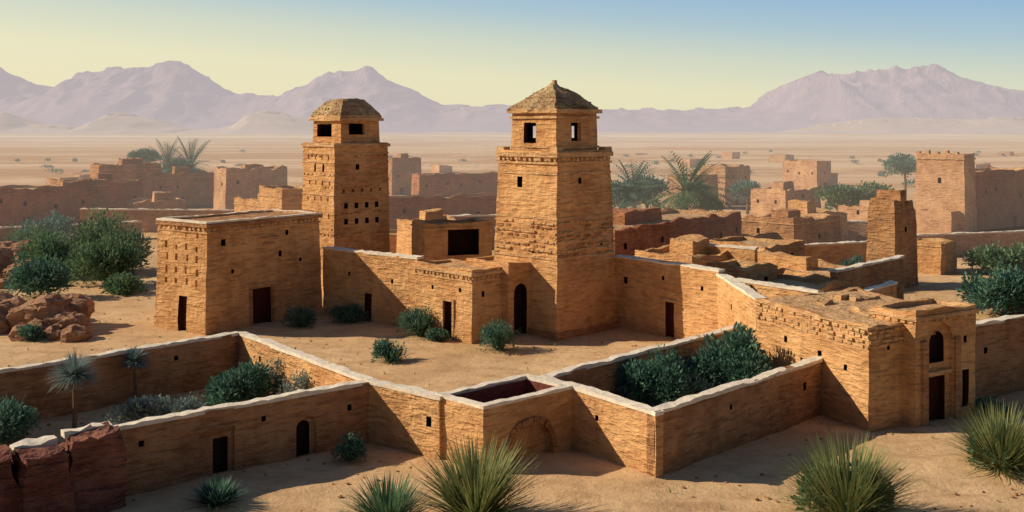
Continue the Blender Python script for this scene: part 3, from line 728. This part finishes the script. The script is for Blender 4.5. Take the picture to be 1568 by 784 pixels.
bp = N.new('ShaderNodeBump'); bp.inputs['Strength'].default_value = .7; bp.inputs['Distance'].default_value = .15
L.new(ntex(nt, P, 1.8, 6, .75), bp.inputs['Height']); L.new(bp.outputs[0], bs.inputs['Normal']); finish_hazed(nt, bs.outputs[0], 150, 2500, .65, (.71, .60, .50))
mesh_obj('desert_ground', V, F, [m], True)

# ------------------------------------------------------------------ MOUNTAINS
def lerp_prof(pr, x):
    if x <= pr[0][0]: return pr[0][1]
    for (a, b), (c, d) in zip(pr, pr[1:]):
        if x <= c: return b+(d-b)*(x-a)/(c-a)
    return pr[-1][1]
def mountains(name, pr, y0, depth, x0, x1, nx, ny, rough, mat, seed):
    V = []; F = []
    for j in range(ny+1):
        t = j/ny; y = y0+depth*t
        for i in range(nx+1):
            x = x0+(x1-x0)*i/nx; H = lerp_prof(pr, x*3500/(y0+depth*.6)*1.0)*(y0+depth*.6)/3500
            v = Vector((x*.0045, y*.0045, seed)); r = noise.fractal(v, 1.0, 2.1, 6)
            rg = 1-abs(noise.noise(Vector((x*.011, y*.006, seed+5))))*2
            env = (t/.6)**1.2 if t < .6 else 1-(t-.6)*2
            h = H*env*(1+rough*r+.16*rg*(1-env*.7)-.09)
            q = H*.72
            if h > q: h = q+(h-q)*.5+round((h-q)/11)*11*.35
            V.append((x+noise.noise(v*3)*20, y, h-4))
    n = nx+1
    for j in range(ny):
        for i in range(nx): a = j*n+i; F.append((a, a+1, a+1+n, a+n))
    return mesh_obj(name, V, F, [mat], False)
MT = plain('hazed_mountain_rock', (.46, .34, .34), var=.25, scale=.012, haze=(0, 100, .78, (.58, .52, .53)))  # mostly flat haze glow mixed over the rock
MT2 = plain('hazed_foothill_rock', (.54, .42, .35), var=.15, scale=.012, haze=(0, 100, .68, (.66, .57, .52)))  # foothills get the same painted haze glow, a little weaker
pr = [(-2600, 190), (-2100, 150), (-1715, 236), (-1630, 190), (-1540, 175), (-1450, 230), (-1245, 252), (-1090, 245), (-960, 150), (-840, 130), (-753, 145), (-643, 225), (-560, 226), (-470, 222), (-359, 160), (-228, 102), (-140, 107), (13, 105), (254, 92), (473, 96),
      (560, 80), (692, 86), (800, 108), (911, 165), (1042, 232), (1217, 250), (1392, 224), (1567, 190), (1717, 150), (2200, 110), (2600, 190)]
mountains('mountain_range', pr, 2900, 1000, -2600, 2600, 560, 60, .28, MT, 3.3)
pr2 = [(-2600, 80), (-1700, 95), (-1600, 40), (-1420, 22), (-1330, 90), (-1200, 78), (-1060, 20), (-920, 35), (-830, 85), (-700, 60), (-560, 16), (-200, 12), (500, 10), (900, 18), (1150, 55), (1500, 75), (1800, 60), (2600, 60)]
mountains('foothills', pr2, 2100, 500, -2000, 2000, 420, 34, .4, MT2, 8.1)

# ------------------------------------------------------------------ LIGHT, SKY, CAMERA
EL = 30.0; d = Vector((1, -.10, 0)).normalized(); tv = Vector((d.x, d.y, -math.tan(math.radians(EL))))
sl = bpy.data.lights.new('sun', 'SUN'); sl.energy = 5.0; sl.angle = math.radians(.5); sl.color = (1, .83, .60)
so = bpy.data.objects.new('sun', sl); COL.objects.link(so); so.rotation_euler = tv.to_track_quat('-Z', 'Y').to_euler(); so.location = (-60, 20, 60)
w = bpy.data.worlds.new('World'); scene.world = w; w.use_nodes = True; nt = w.node_tree
for n in list(nt.nodes): nt.nodes.remove(n)
wo = nt.nodes.new('ShaderNodeOutputWorld'); bg = nt.nodes.new('ShaderNodeBackground'); sk = nt.nodes.new('ShaderNodeTexSky')
sk.sky_type = 'NISHITA'; sk.sun_disc = False; sk.sun_elevation = math.radians(EL); sk.sun_rotation = math.radians(-84.3)
sk.air_density = 1.0; sk.dust_density = 1.5; sk.ozone_density = 1.0
# dusty desert air: warm haze low in the sky, clearer blue above
tc = nt.nodes.new('ShaderNodeTexCoord'); sp = nt.nodes.new('ShaderNodeSeparateXYZ'); nt.links.new(tc.outputs['Generated'], sp.inputs[0])
ma = nt.nodes.new('ShaderNodeMath'); ma.operation = 'MULTIPLY_ADD'; ma.inputs[1].default_value = .075
nt.links.new(sp.outputs[0], ma.inputs[0]); nt.links.new(sp.outputs[2], ma.inputs[2])
mr = nt.nodes.new('ShaderNodeMapRange'); mr.inputs[1].default_value = -.1; mr.inputs[2].default_value = .5; nt.links.new(ma.outputs[0], mr.inputs[0])
cr = nt.nodes.new('ShaderNodeValToRGB'); nt.links.new(mr.outputs[0], cr.inputs[0]); e = cr.color_ramp.elements
def pos_(q): return (q+.1)/.6
stops = [(0.0, (.82, .74, .49)), (.045, (.78, .74, .50)), (.08, (.60, .65, .53)), (.112, (.39, .53, .60)), (.16, (.22, .41, .66)), (.5, (.07, .13, .25))]
e[0].position = pos_(stops[0][0]); e[0].color = (*stops[0][1], 1); e[1].position = 1; e[1].color = (*stops[-1][1], 1)
for q, c in stops[1:-1]:
    x = e.new(pos_(q)); x.color = (*c, 1)
fy = ramp(nt, sp.outputs[1], -.5, .6, 3.6, 11)  # unseen sky behind the camera dimmed to deepen shade on walls
vm = nt.nodes.new('ShaderNodeVectorMath'); vm.operation = 'SCALE'; nt.links.new(cr.outputs[0], vm.inputs[0]); nt.links.new(fy, vm.inputs['Scale'])
sky = mixc(nt, .88, sk.outputs[0], vm.outputs[0])
bg.inputs[1].default_value = .1
nt.links.new(sky, bg.inputs[0]); nt.links.new(bg.outputs[0], wo.inputs[0])
cam = bpy.data.cameras.new('camera'); co = bpy.data.objects.new('camera', cam); COL.objects.link(co)
co.location = (0, 0, 15); co.rotation_euler = (math.radians(90), 0, 0); cam.sensor_width = 36; cam.lens = 36.73; cam.shift_y = -.1256
cam.clip_start = .5; cam.clip_end = 20000; scene.camera = co
scene.view_settings.view_transform = 'Standard'; scene.view_settings.look = 'None'; scene.view_settings.exposure = 0
